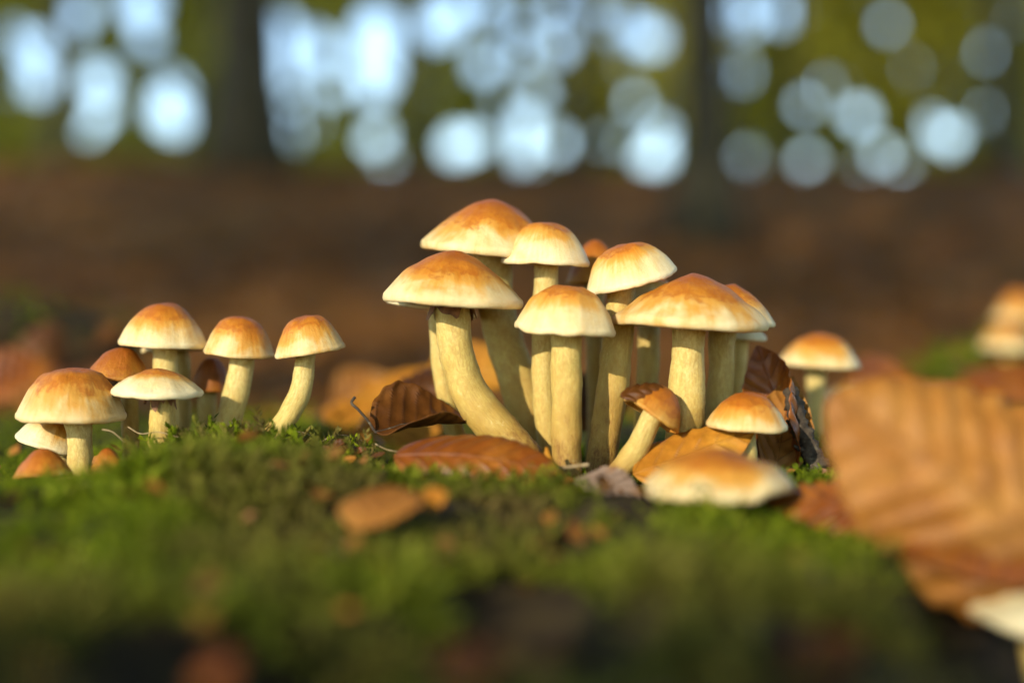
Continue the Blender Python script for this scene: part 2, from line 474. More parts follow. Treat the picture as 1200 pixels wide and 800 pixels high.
def tree(label, x, y, r, h, crown=None, fol='green', n=3000, size=.22, lean=(0, 0), group='beech trees in the wood', limbs=6, first=.45, seed=0, reach=2.5):
    """crown: (cz0, cz1, radius) relative to the ground, filled with leafy clumps"""
    z = float(floor_z(np.array([x]), np.array([y]))[0])
    e = empty('tree', (x, y, z)); tag(e, label, 'tree', group)
    obj('trunk', trunk_mesh('trunk', h, r, lean, limbs, first, reach, seed), e)
    if crown:
        c0, c1, cr = crown
        m = 46
        q = rng.normal(0, 1, (m, 3)); q /= np.linalg.norm(q, axis=1)[:, None]; q *= (rng.uniform(.15, 1, m) ** .4)[:, None]
        cen = q * np.array([cr, cr, (c1 - c0) / 2]) + np.array([lean[0] * h * .7, lean[1] * h * .7, (c0 + c1) / 2])
        q = clump_points(n, cen, cr * .34)
        # an opening in the canopy lets the low sun in on the mound
        wq = q + np.array([x, y, z]) - np.array([0, .5, -.04]); sdv = np.array(SDIR)
        along = wq @ sdv
        q = q[(np.linalg.norm(wq - along[:, None] * sdv, axis=1) > .62) | (along < 0)]
        obj('crown', foliage_mesh('crown', q, size, FG[fol]), e)
    return e

# the two trunks that show on the slope, and slimmer ones beside and behind them
def at_x(px, Y): return (px - 600) * K * Y
tree('thick dark trunk on the slope beyond the moss cluster', at_x(276, 12.5), 12.5, .31, 15, (9.0, 14, 3.6), 'green', 900, .26, seed=1, lean=(.0, 0), group=None)
tree('straight slim grey trunk on the slope behind the central cluster', at_x(819, 8.2), 8.2, .150, 13, (8.0, 12.5, 3.4), 'green', 900, .25, seed=2, first=.4, group=None)
tree('thin pale stem standing on the ridge between the two larger trunks', at_x(488, 15.5), 15.5, .09, 10, (7, 11, 2.2), 'yellow', 900, .25, seed=3, first=.6, group=None)
tree('dark sapling on the ridge just behind the tallest mushrooms', at_x(682, 15), 15, .12, 11, (7, 11.5, 2.2), 'olive', 900, .25, seed=4, first=.6, group=None)
tree('olive mossy trunk on the slope beyond the big tan leaf', at_x(1178, 14), 14, .13, 13, (7.5, 13, 2.6), 'yellow', 900, .25, seed=5, first=.5, group=None)
tree('slim trunk on the ridge beyond the large smooth round cap', at_x(66, 15.5), 15.5, .11, 12, (7.5, 12.5, 2.8), 'green', 1400, .25, seed=6, first=.6, group=None)
tree('pale young trunk on the ridge beside the straight grey trunk', at_x(925, 17), 17, .08, 10, (7.5, 11, 2.0), 'yellow', 700, .25, seed=7, first=.6, group=None)
# trees around and behind the camera: they shade the slope and close the canopy overhead
SIDE = [(-8.0, 3, 4.6), (8.5, 7, 5.0), (10, 14, 5), (-9.5, -1, 4.6), (7.5, 0, 4.4), (6.0, -7.5, 5), (3.6, 3.8, 4.0), (3.0, -1.6, 4.2), (-3.2, 4.6, 4.0), (-3.4, -.6, 3.6), (.9, -4.5, 4.2)]
for i, (x, y, cr) in enumerate(SIDE):
    tree('tall tree of the wood whose crown closes over the clearing', x, y, .20, 13, (6.9, 12, cr), ('green', 'yellow')[i % 2], 4600, .30, seed=20 + i, first=.55, group='trees around the clearing', reach=2.0)
SH = Vector((SDIR.x, SDIR.y, 0)).normalized(); SP = Vector((-SH.y, SH.x, 0)); TE = math.tan(SUN_EL)
for i, (s_, off, c0, c1, cr, n) in enumerate([(7.0, .4, 4.9, 12.5, 4.6, 4000), (8.0, 4.6, 4.6, 11.5, 4.2, 3600), (8.0, -4.4, 4.6, 11.5, 4.2, 3600), (13.5, 1.5, 8.2, 15, 4.6, 3000)]):
    p = SH * s_ + SP * off
    tree('broad tree behind the clearing that shades the slope', p.x, p.y, .26, c1, (c0 + .5, c1, cr), 'green', n, .30, seed=40 + i, first=.5, group='trees shading the slope', limbs=5, reach=2.0)

# belt of leafy trees beyond the ridge: daylight shows through openings in their foliage.
# openings: (x, z, radius) in metres where the belt stands, 24 m away
BY = 24.0
OPEN = []
for px, py, g in [(45, 62, 19), (88, 18, 17), (14, 45, 12), (45, 96, 15), (115, 95, 16), (165, 4, 20), (172, 44, 11), (205, 129, 22), (199, 100, 12), (118, 132, 11), (108, 152, 8), (8, 105, 9),
                  (318, 30, 18), (350, 52, 22), (340, 84, 18), (378, 62, 14), (345, 141, 22), (388, 104, 10), (333, 158, 10),
                  (443, 40, 22), (443, 74, 22), (438, 102, 14), (440, 160, 12), (452, 192, 8),
                  (515, 30, 20), (533, 12, 16), (566, 76, 12), (604, 62, 16), (611, 150, 17), (612, 184, 18), (536, 170, 15), (556, 166, 12), (590, 120, 11), (655, 52, 13), (655, 168, 11), (610, 30, 12), (575, 8, 12), (630, 110, 8), (650, 6, 12),
                  (730, 34, 20), (762, 44, 15), (725, 78, 9), (720, 166, 14), (765, 182, 18), (772, 152, 11), (745, 120, 7), (700, 8, 9), (768, 200, 8),
                  (836, 14, 20), (870, 16, 21), (920, 14, 16), (866, 86, 11), (874, 190, 11), (946, 192, 10), (1012, 205, 14), (1056, 202, 12), (1085, 150, 15), (975, 102, 12), (1006, 136, 12), (1076, 78, 11), (1112, 160, 9), (1160, 62, 7), (1160, 132, 7), (946, 122, 8), (1185, 20, 6), (1032, 180, 9), (985, 210, 8), (1040, 30, 7),
                  (270, 14, 5), (-60, 60, 14), (-120, 100, 16), (-170, 30, 15), (1260, 60, 10), (1330, 120, 12), (1300, 20, 14)]:
    g *= 1.15 if (g >= 22 and px in (205, 350, 443, 345)) else 1.03
    g *= 1.0 if px < 480 else (.90 if px < 950 else (.80 if px < 1100 else 1.05))
    OPEN.append(((px - 600) * K * BY, (400 - py) * K * BY, g * K * BY))
OPEN = np.array(OPEN)
def belt_tree(i, x, y, fol, label, n=15000):
    z = float(floor_z(np.array([x]), np.array([y]))[0])
    e = empty('tree', (x, y, z)); tag(e, label, 'tree', 'leafy trees beyond the ridge')
    obj('trunk', trunk_mesh('trunk', 9, .10 + .04 * (i % 3), (0, 0), 7, .12, 2.4, 60 + i), e)
    q = np.stack([rng.normal(0, 1.25, n), rng.uniform(-1.0, 1.0, n), rng.uniform(-.6, 6.6, n)], 1)
    ww = q + np.array([x, y, z])
    k = BY / ww[:, 1]
    keep = np.ones(n, bool)
    for ox, oz, g in OPEN:
        rr = np.hypot(ww[:, 0] * k - ox, ww[:, 2] * k - oz)
        keep &= rr > g + .055
    q = q[keep]
    obj('crown', foliage_mesh('crown', q, .19, FG[fol], .9), e)
names = ['green', 'olive', 'olive', 'green', 'green', 'olive', 'green', 'yellow', 'green', 'yellow', 'yellow', 'yellow', 'yellow', 'green', 'yellow']
for i in range(15):
    x = -12.6 + i * 1.8
    where = {2: 'beyond the ridge just past the slim trunk', 3: 'beyond the ridge between slim and thick dark trunks', 4: 'beyond the ridge directly behind the thick dark trunk',
             5: 'beyond the ridge between thick dark trunk and pale stem', 6: 'beyond the ridge directly behind the thin pale stem', 7: 'beyond the ridge between pale stem and dark sapling',
             8: 'beyond the ridge between dark sapling and grey trunk', 9: 'beyond the ridge behind the straight slim grey trunk', 10: 'beyond the ridge behind the pale young trunk',
             11: 'beyond the ridge between pale young and mossy trunks', 12: 'beyond the ridge behind the olive mossy trunk'}.get(i, 'at the far ends of the row beyond the ridge')
    belt_tree(i, x, BY + (i % 3 - 1) * 1.0, names[i], {'green': 'green leafy tree ', 'olive': 'dull olive leafy tree ', 'yellow': 'yellow green leafy tree '}[names[i]] + where)

# ------------------------------------------------------------------ mushrooms
def cap_mesh(Rr, H, p, seed, wave, gill_h, stem_r):
    na = 84
    r = np.concatenate([np.linspace(0.001, .8, 20), np.linspace(.84, .995, 9)])
    mg = .145 * Rr                                   # depth of the rounded, inrolled margin
    r = r * .975
    z = mg + (H - mg) * (1 - (r / .985) ** p)
    z0 = z[-1]
    th = .5 * mg
    lip = [(.990, z0 - .16 * mg), (1.0, z0 - .40 * mg), (1.0, z0 - .66 * mg), (.988, z0 - .88 * mg), (.965, z0 - 1.0 * mg), (.935, z0 - .95 * mg), (.905, z0 - .6 * mg)]
    ins = [(q, z0 + gill_h * (1 - (q - .15) / .8) + .02 * Rr) for q in np.linspace(.87, .1, 7)]
    prof_r = np.concatenate([r, [a for a, _ in lip], [a for a, _ in ins]]); prof_z = np.concatenate([z, [b for _, b in lip], [b for _, b in ins]])
    phi = np.linspace(0, 2 * np.pi, na, endpoint=False)
    PR, PH = np.meshgrid(prof_r, phi, indexing='ij'); PZ = np.meshgrid(prof_z, phi, indexing='ij')[0]
    def ring(fr, sd): return vnoise(np.stack([np.cos(phi) * fr, np.sin(phi) * fr, np.full(na, sd * 3.7)], 1), sd)
    rn = (1 + .05 * ring(1.2, seed) + .022 * ring(3.5, seed + 5) + .008 * ring(11, seed + 8))[None, :]
    wv = (wave * (ring(1.3, seed + 2) + .5 * ring(3.5, seed + 3) + .18 * ring(10, seed + 4)))[None, :]
    k = PR ** 2.5
    rad = PR * Rr * (1 + (rn - 1) * np.clip(PR * 1.2, 0, 1))
    z = PZ + wv * Rr * k
    v = np.stack([rad * np.cos(PH), rad * np.sin(PH), z], -1).reshape(-1, 3)
    no = len(r) * na
    n1 = fbm(v[:no] / Rr * 1.7 + seed * 5.1, seed, 3); n2 = fbm(v[:no] / Rr * 7 + seed, seed + 1, 3)
    fade = np.clip((1 - PR.reshape(-1)[:no]) * 6, 0, 1)
    v[:no, 2] += (n1 * .085 + n2 * .016) * Rr * fade
    f = grid_faces(len(prof_r), na, True)
    me = mesh('cap', v, f, True, {'rad': PR.reshape(-1), 'phi': PH.reshape(-1)}, [M['cap']])
    # gills: alternating deep and shallow radial folds
    ng = 132; gp = np.linspace(0, 2 * np.pi, ng, endpoint=False)
    gr = np.linspace(.925, max(.12, stem_r / Rr * .9), 8)
    GR, GP = np.meshgrid(gr, gp, indexing='ij')
    wvg = np.interp(gp, np.append(phi, 2 * np.pi), np.append(wv[0], wv[0][0]))
    rng_ = np.interp(gp, np.append(phi, 2 * np.pi), np.append(rn[0], rn[0][0]))
    alt = np.where(np.arange(ng) % 2 == 0, 0.0, 1.0)[None, :]
    sh = np.clip((.925 - GR) / .35, 0, 1)
    gz = z0 - .5 * th + (gill_h) * (1 - (GR - .15) / .8).clip(0, 1) - sh * .030 * Rr * (1 - alt) - .0 * Rr + wvg[None, :] * Rr * GR ** 2.5
    grad = GR * Rr * (1 + (rng_[None, :] - 1) * np.clip(GR * 1.2, 0, 1))
    gv = np.stack([grad * np.cos(GP), grad * np.sin(GP), gz], -1).reshape(-1, 3)
    gm = mesh('gills', gv, grid_faces(len(gr), ng, True), False, None, [M['gill']])
    return me, gm

def mushroom(label, rl, rr_, apex_y, Y, stem, sr, group, p=2.1, pitch=0.0, seed=0, wave=.03, orange=.5, val=1.0, ochre=.5, sval=1.0, dY=0.0, gillk=.30, ring=False, extra=None, yaw=0):
    """rl, rr_: photo pixels of the left and right rim; stem: list of (px, py[, depth offset]) from cap to base; sr: stem radius in px (top, base)"""
    a, b = P(*rl, Y), P(*rr_, Y)
    mid = (a + b) / 2; Rr = (b - a).length / 2; roll = math.atan2(b.z - a.z, b.x - a.x)
    H = (P(600, apex_y, Y) - mid).z * math.cos(roll) * 1.0
    H += .07 * Rr; mid = mid - Vector((0, 0, .07 * Rr))        # the margin hangs a little below the widest line
    u = K * Y
    path = []
    for q in stem:
        d = q[2] if len(q) > 2 else 0.0
        path.append(P(q[0], q[1], Y + dY + d))
    base = path[-1].copy()
    e = empty('mushroom', base); tag(e, label, 'mushroom', group)
    rot = Matrix.Rotation(pitch, 3, 'X') @ Matrix.Rotation(-roll, 3, 'Y') if True else None
    rot = Matrix.Rotation(-roll, 3, 'Y') @ Matrix.Rotation(pitch, 3, 'X') @ Matrix.Rotation(yaw, 3, 'Z')
    cm, gm = cap_mesh(Rr, H, p, seed, wave, gillk * H, sr[0] * u)
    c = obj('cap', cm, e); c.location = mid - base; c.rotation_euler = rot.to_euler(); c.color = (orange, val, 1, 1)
    obj('gills', gm, c)
    # stem: runs up into the cap, down a little into the moss
    axis = rot @ Vector((0, 0, 1))
    top = mid + axis * H * (gillk + .16)
    low = path[-1] + (path[-1] - path[-2]).normalized() * .010
    pts = catmull([np.array(q - base) for q in [top] + path + [low]], 46)
    t = np.linspace(1, 0, 46)
    rad = .93 * (sr[1] + (sr[0] - sr[1]) * t) * u * (1 + .10 * np.exp(-((1 - t) / .14) ** 2) + .05 * np.sin(t * 9 + seed))
    v, f, nr = tube(pts, rad, 26, True)
    k = 46 * 26
    ph = np.tile(np.linspace(0, 2 * np.pi, 26, endpoint=False), 46)
    n1 = fbm(v[:k] * 160 + seed * 3, seed, 3); n2 = fbm(v[:k] * np.array([700, 700, 420]) + seed, seed + 3, 3)
    v[:k] += nr * ((n1 * .11 + n2 * .045) * np.repeat(rad, 26))[:, None]
    seg = np.concatenate([[0], np.cumsum(np.linalg.norm(np.diff(pts, axis=0), axis=1))]) * 100
    at = {'along': np.append(np.repeat(t, 26), [1, 0]), 'phi': np.append(ph, [0, 0]), 'length_cm': np.append(np.repeat(seg, 26), [0, seg[-1]])}
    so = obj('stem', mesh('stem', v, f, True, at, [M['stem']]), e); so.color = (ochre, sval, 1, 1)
    if ring:
        # torn dark remnant of the veil clinging under the cap
        i0 = 6; cpt = pts[i0]; nr_ = 60
        aa = np.linspace(0, 2 * np.pi, nr_, endpoint=False)
        rows = []
        for m_, dz in enumerate((.0, -.0012, -.0026, -.0040)):
            jag = vnoise(np.stack([np.cos(aa) * 4, np.sin(aa) * 4, np.full(nr_, m_ * .3 + seed)], 1), seed)
            rows.append(np.stack([np.cos(aa), np.sin(aa)], 1) * (rad[i0] * (1.05 + .10 * m_ * (1 + jag)))[:, None] if False else np.stack([np.cos(aa) * rad[i0] * (1.05 + .06 * m_ * (1 + jag)), np.sin(aa) * rad[i0] * (1.05 + .06 * m_ * (1 + jag)), dz * (1 + .9 * jag)], 1))
        v2 = np.vstack(rows) + cpt
        so2 = obj('veil_ring', mesh('veil_ring', v2, grid_faces(4, nr_, True), True, None, [M['ring']]), so)
    return e

GC, GL, GR_ = 'mushrooms of the central cluster', 'mushrooms of the cluster in the moss', 'mushrooms near the tan leaf'
# central cluster
mushroom('tallest mushroom at the back of the central cluster, cap tilted down over thick stem', (494, 287), (652, 303), 233, .572,
         [(578, 340), (592, 400), (612, 460), (634, 525)], (24, 25), GC, 1.72, R(4), 11, .035, .56, .98, .60, .95)
mushroom('wide flat cap on a thick curved stem above the rust leaf', (446, 348), (611, 357), 292, .538,
         [(530, 368), (537, 420), (556, 470), (598, 518)], (22, 25), GC, 1.62, R(2), 12, .035, .52, .97, .62, 1.0, ring=True)
mushroom('small pale cap mostly hidden under the wide cap with curved stem', (453, 352), (560, 372), 318, .566,
         [(514, 385), (517, 430), (526, 480), (540, 530)], (11, 13), GC, 1.9, 0, 13, .03, .3, .95)
mushroom('round cap on a thin stem behind the middle mushroom of the cluster', (586, 307), (691, 311), 261, .556,
         [(640, 322), (637, 400), (638, 470), (644, 530)], (14, 16), GC, 2.8, R(3), 14, .045, .40, 1.02, .44, 1.0)
mushroom('middle mushroom with a wavy hooded cap on a straight scaly stem', (602, 383), (719, 395), 332, .524,
         [(663, 398), (664, 450), (664, 505), (665, 548)], (18.5, 20), GC, 2.7, R(2), 15, .075, .46, 1.0, .74, .98)
mushroom('hooded cap tilted over on a long slanting stem', (690, 346), (795, 316), 281, .545,
         [(728, 345), (723, 410), (714, 480), (703, 552)], (18, 20), GC, 2.9, R(7), 16, .065, .40, 1.03, .72, .97)
mushroom('broadest cap on a stout straight stem behind the orange leaf', (719, 376), (896, 384), 323, .532,
         [(807, 392), (806, 430), (804, 470), (801, 515)], (21.5, 23), GC, 1.70, R(1), 17, .032, .56, .96, .46, 1.0)
mushroom('brown topped cap half hidden behind the broadest cap of the cluster', (804, 385), (907, 382), 333, .556,
         [(846, 395), (846, 430), (842, 470), (836, 520)], (16, 18), GC, 2.0, R(2), 18, .03, .56, .93, .6, .85)
mushroom('little pale greenish cap peeping out beneath the broadest cap', (838, 396), (898, 398), 378, .585,
         [(868, 402), (866, 430), (862, 470), (858, 520)], (9, 10), GC, 2.2, 0, 19, .03, .15, .86, .4)
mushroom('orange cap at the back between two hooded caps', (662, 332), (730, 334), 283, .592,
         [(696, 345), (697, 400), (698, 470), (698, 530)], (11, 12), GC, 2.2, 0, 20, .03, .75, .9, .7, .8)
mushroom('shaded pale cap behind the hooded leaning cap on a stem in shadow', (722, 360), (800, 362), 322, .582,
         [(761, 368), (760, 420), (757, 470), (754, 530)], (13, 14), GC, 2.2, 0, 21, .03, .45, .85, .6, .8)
mushroom('stubby mushroom with a shrivelled dark brown top bending beside the orange leaf', (730, 466), (792, 508), 440, .520,
         [(757, 503), (748, 522), (736, 540), (722, 556)], (13.5, 15), GC, 2.5, R(-2), 22, .07, .72, .86, .62, .95)
mushroom('low domed cap tucked behind the orange leaf at the cluster foot', (827, 497), (923, 502), 459, .520,
         [(872, 510), (872, 530), (870, 550)], (15, 16), GC, 2.1, R(3), 23, .03, .52, 1.0)
mushroom('pale blotched cap lying low at the front of the central cluster', (754, 572), (927, 567), 524, .448,
         [(842, 582), (842, 596), (842, 612)], (20, 20), GC, 1.7, R(2), 24, .11, .52, .92)
# left cluster
mushroom('large smooth round cap at the outer end of the moss cluster', (22, 487), (147, 491), 431, .532,
         [(92, 500), (94, 525), (95, 552)], (16, 17), GL, 3.0, R(2), 31, .03, .60, .98, .35, 1.0)
mushroom('pale cap leaning out beneath the large smooth round cap', (20, 509), (98, 534), 482, .548,
         [(72, 535), (74, 550), (76, 565)], (10, 11), GL, 2.2, 0, 32, .03, .36, 1.0)
mushroom('low orange cap half sunk in the moss below the pale leaning cap', (18, 560), (84, 556), 524, .505,
         [(52, 566), (52, 576), (52, 590)], (10, 10), GL, 1.9, R(-6), 33, .03, .78, .98)
mushroom('tiny orange cap tip showing above moss beside the large round cap stem', (104, 556), (150, 554), 525, .512,
         [(127, 556), (127, 566), (127, 580)], (8, 8), GL, 2.0, 0, 34, .03, .72, .95)
mushroom('reddish brown cap behind the large smooth round cap', (103, 440), (176, 448), 407, .556,
         [(150, 455), (152, 480), (153, 525)], (10, 11), GL, 2.3, 0, 35, .02, .86, .82, .6, .9)
mushroom('tallest pointed cap of the moss cluster', (139, 402), (241, 407), 354, .562,
         [(193, 412), (194, 440), (194, 480), (194, 530)], (16, 17), GL, 2.5, R(2), 36, .02, .52, 1.02, .4, 1.0)
mushroom('flat wide pale cap in front of the tallest pointed cap', (132, 459), (237, 462), 430, .530,
         [(190, 468), (189, 490), (190, 524)], (15, 17), GL, 1.75, R(2), 37, .045, .36, 1.03, .55, .98, ring=True)
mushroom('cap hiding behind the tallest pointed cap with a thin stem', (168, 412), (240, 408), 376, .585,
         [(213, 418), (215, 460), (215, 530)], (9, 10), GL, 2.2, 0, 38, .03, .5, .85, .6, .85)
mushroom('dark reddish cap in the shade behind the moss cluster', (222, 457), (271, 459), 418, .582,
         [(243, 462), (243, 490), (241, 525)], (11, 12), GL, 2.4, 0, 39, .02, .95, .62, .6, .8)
mushroom('brown domed cap on a pale leaning stem next to the bowed stem', (238, 411), (320, 418), 371, .560,
         [(283, 425), (279, 450), (272, 480), (264, 516)], (14.5, 17), GL, 2.9, R(4), 40, .03, .56, .98, .3, 1.02)
mushroom('tilted bell cap on a slender bowed stem standing apart from the moss cluster', (323, 418), (406, 405), 369, .546,
         [(358, 420), (353, 455), (337, 488), (306, 526)], (12, 14.5), GL, 2.9, R(4), 41, .03, .56, .98, .35, 1.0)
# right
mushroom('single pale cap on a thin straight stem behind the dark curled leaf', (913, 425), (1007, 430), 389, .655,
         [(956, 438), (957, 470), (957, 500), (960, 540)], (11.5, 12.5), GR_, 1.9, R(2), 51, .025, .46, 1.0, .4)
mushroom('small pale cap low behind the single thin stemmed mushroom', (966, 466), (1010, 470), 448, .70,
         [(988, 472), (988, 490), (988, 530)], (7, 8), GR_, 2.2, 0, 52, .03, .35, 1.0)
mushroom('pale cap under the edge of the big tan leaf above the dark drop', (1116, 704), (1300, 756), 654, .400,
         [(1215, 735), (1222, 790), (1230, 860)], (20, 22), GR_, 2.0, R(4), 53, .03, .30, 1.0)
mushroom('distant orange cap topping the group on the far moss cushion', (1163, 375), (1222, 378), 338, 1.02,
         [(1192, 382), (1192, 410), (1190, 450)], (8, 9), GR_, 2.3, 0, 54, .03, .62, .8)
mushroom('distant pale cap low on the far moss cushion', (1147, 408), (1212, 412), 374, .99,
         [(1180, 416), (1180, 430), (1178, 455)], (8, 9), GR_, 2.1, 0, 55, .03, .55, .8)
mushroom('faint small brown cap at the side of the far moss cushion', (1108, 428), (1146, 430), 404, 1.05,
         [(1127, 434), (1127, 445), (1127, 460)], (6, 7), GR_, 2.2, 0, 56, .03, .6, .9)

# ------------------------------------------------------------------ leaves
def leaf_surface(L, W, nu, nv, pleat, nveins, cup, bend, twist, seed, edge=.02, crumple=.0, fold=0.0, pw=.78):
    t = np.linspace(0, 1, nu); vv = np.linspace(-1, 1, nv)
    T, V = np.meshgrid(t, vv, indexing='ij')
    prof = np.sin(np.pi * np.clip(T, 0, 1) ** .82) ** pw * (1 - .12 * T) + 1e-4
    wn = vnoise(np.stack([t * 7, np.full(nu, seed * 1.3), np.zeros(nu)], 1), seed)
    wd = W / 2 * prof * (1 + edge * 2 * wn[:, None] + edge * np.sin(T * nveins * 2 * np.pi))
    y = V * wd
    ph = (T - .30 * np.abs(V) * prof) * nveins
    tri = np.abs((ph % 1.0) - .5) * 2
    z = pleat * (tri - .5) * np.clip(np.abs(V) * 4, 0, 1) * prof
    z = z + fold * np.abs(y)
    nz = fbm(np.stack([T.ravel() * L * 45, y.ravel() * 45, np.full(T.size, seed * 2.1)], 1), seed, 4).reshape(T.shape)
    z = z + crumple * nz
    vein = np.clip(1 - np.minimum(np.abs(tri - 1) * 5.5, 9), 0, 1) * (np.abs(V) < .93)
    vein = np.maximum(vein, np.clip(1 - np.abs(y) / (W * .022), 0, 1))
    # roll across the width (cup), bend along the length (bend), in radians
    if abs(cup) > 1e-4:
        rc = (W / 2) / cup; a = y / rc
        y2 = (rc - z) * np.sin(a); z = rc - (rc - z) * np.cos(a); y = y2
    x = T * L
    if twist:
        a = twist * (T - .5); y, z = y * np.cos(a) - z * np.sin(a), y * np.sin(a) + z * np.cos(a)
    if abs(bend) > 1e-4:
        rb = L / bend; a = (x - L / 2) / rb
        x = L / 2 + (rb - z) * np.sin(a); z = rb - (rb - z) * np.cos(a)
    return np.stack([x, y, z], -1), vein

LEAVES = 0
def leaf(label, base, tip, normal, W, mat, pleat=.0012, nveins=7, cup=.5, bend=.3, twist=0., seed=0, crumple=.001, fold=0., stalk=None, name='beech_leaf', group='fallen beech leaves', nu=64, nv=37, veins=True, edge=.02, pw=.78):
    """base, tip: (px, py, Y); W in metres; normal: the way the upper side looks"""
    b, t = P(*base), P(*tip); L = (t - b).length
    X = (t - b).normalized(); Z = Vector(normal); Z = (Z - X * Z.dot(X)).normalized(); Yv = Z.cross(X)
    e = empty(name, b); e.rotation_euler = Matrix((X, Yv, Z)).transposed().to_euler()
    tag(e, label, 'leaf', group)
    S, vein = leaf_surface(L, W, nu, nv, pleat, nveins, cup, bend, twist, seed, edge, crumple, fold, pw)
    S = S - S[0, nv // 2]
    me = mesh('blade', S.reshape(-1, 3), grid_faces(nu, nv)[:, ::-1], True, {'vein': vein.ravel()}, [mat])
    o = obj('blade', me, e)
    sm = o.modifiers.new('thickness', 'SOLIDIFY'); sm.thickness = .00028; sm.offset = 0
    mid = S[:, nv // 2]
    rs = max(.0003, min(.0007, L * .010))
    mv, mf, _ = tube(mid[::2], np.linspace(rs, rs * .3, len(mid[::2])), 6)
    obj('midrib', mesh('midrib', mv, mf, True, None, [M['twig'] if mat in (M['brown'],) else mat]), o)
    if veins:
        parts = []
        for side in (-1, 1):
            for q in range(nveins):
                ts = (q + .5 + .12) / nveins
                pp = []
                for a in np.linspace(.02, .80, 9):
                    tt = min(.995, ts * .97 + .30 * a * math.sin(math.pi * min(1, ts) ** .82) * .9)
                    i = min(nu - 1, int(round(tt * (nu - 1)))); j = int(round((side * a + 1) / 2 * (nv - 1)))
                    pp.append(S[i, j])
                v_, f_, _ = tube(catmull(pp, 14), np.linspace(rs * .40, rs * .08, 14), 5); parts.append((v_, f_))
        obj('veins', mesh('veins', *merge(parts), True, None, [mat]), o)
    if stalk:
        q = [np.array(Matrix((X, Yv, Z)) @ (P(*s_) - b)) for s_ in stalk]
        v_, f_, _ = tube(catmull([mid[2], mid[0]] + q, 26), np.linspace(rs * 1.0, rs * 1.35, 26), 8)
        obj('stalk', mesh('stalk', v_, f_, True, None, [M['twig']]), e)
    return e

leaf('glossy rust leaf arched in the moss at the foot of the curved stem', (462, 534, .497), (660, 553, .488), (.06, -.68, .73), .036, M['rust'], .0008, 8, -.85, -.55, .15, 1, .0016)
leaf('dark curled leaf with a hooked stalk beside the thick curved stem', (440, 506, .526), (548, 484, .552), (-.10, -.55, .83), .040, M['brown'], .0006, 7, 1.25, -.25, .35, 2, .004, stalk=[(432, 494, .527), (420, 480, .526), (412, 472, .527), (416, 465, .528)])
leaf('orange leaf with dark specks leaning on the stout stem', (742, 556, .512), (884, 505, .516), (-.1, -.72, .68), .030, M['orange'], .001, 6, -.7, -.25, .3, 3, .0022)
leaf('dark curled leaf standing upright beside the low domed cap', (932, 550, .545), (890, 404, .566), (-.60, -.78, .1), .036, M['rust'], .0014, 7, 1.7, .5, .9, 4, .003)
leaf('rust brown leaf folded behind the dark upright curled leaf', (908, 558, .54), (930, 440, .56), (.1, -.95, .25), .026, M['tan'], .0012, 6, .8, .3, -.4, 5, .002)
leaf('big tan leaf with strong parallel veins leaning over the mound edge', (1300, 690, .385), (968, 462, .405), (-.15, -.95, .25), .072, M['tan'], .0024, 9, -.75, -.50, .12, 6, .0045, edge=.03, pw=.60)
leaf('orange brown leaf beneath the big tan leaf', (1255, 622, .392), (1052, 648, .390), (-.1, -.6, .8), .034, M['rust'], .002, 7, -.5, -.4, .2, 7, .002)
leaf('rust leaf under the tip of the big tan leaf beside the pale blotched cap', (1075, 590, .43), (890, 588, .452), (.0, -.6, .8), .028, M['rust'], .002, 7, -.6, -.3, .2, 8, .002)
leaf('pale grey leaf at the foot of the long slanting stem', (676, 560, .488), (752, 588, .474), (.1, -.6, .8), .018, M['grey'], .0012, 6, .5, -.4, .3, 9, .0018)
leaf('bright orange leaf piece lying in the moss before the rust leaf', (398, 592, .405), (496, 586, .398), (.05, -.45, .9), .024, M['tan'], .001, 5, -.3, -.2, .1, 10, .001, veins=False)
leaf('small orange scrap beside the bright orange leaf piece', (494, 590, .41), (524, 578, .41), (.05, -.75, .65), .008, M['orange'], .0006, 4, .4, .2, 0, 11, .001, veins=False)
leaf('ochre leaf low in the foreground moss beneath the moss cluster', (225, 795, .265), (280, 772, .262), (.1, -.5, .8), .011, M['rust'], .0008, 5, -.4, .2, 0, 12, .001, veins=False)
leaf('rust leaf in the dark hollow of the foreground moss', (512, 800, .27), (585, 762, .275), (.1, -.5, .8), .013, M['rust'], .0008, 5, .5, .2, .2, 13, .001, veins=False)
leaf('brown leaf hanging on the front edge of the mound', (920, 790, .28), (1010, 742, .29), (.1, -.5, .8), .014, M['brown'], .0008, 5, .5, .2, .2, 14, .001, veins=False)
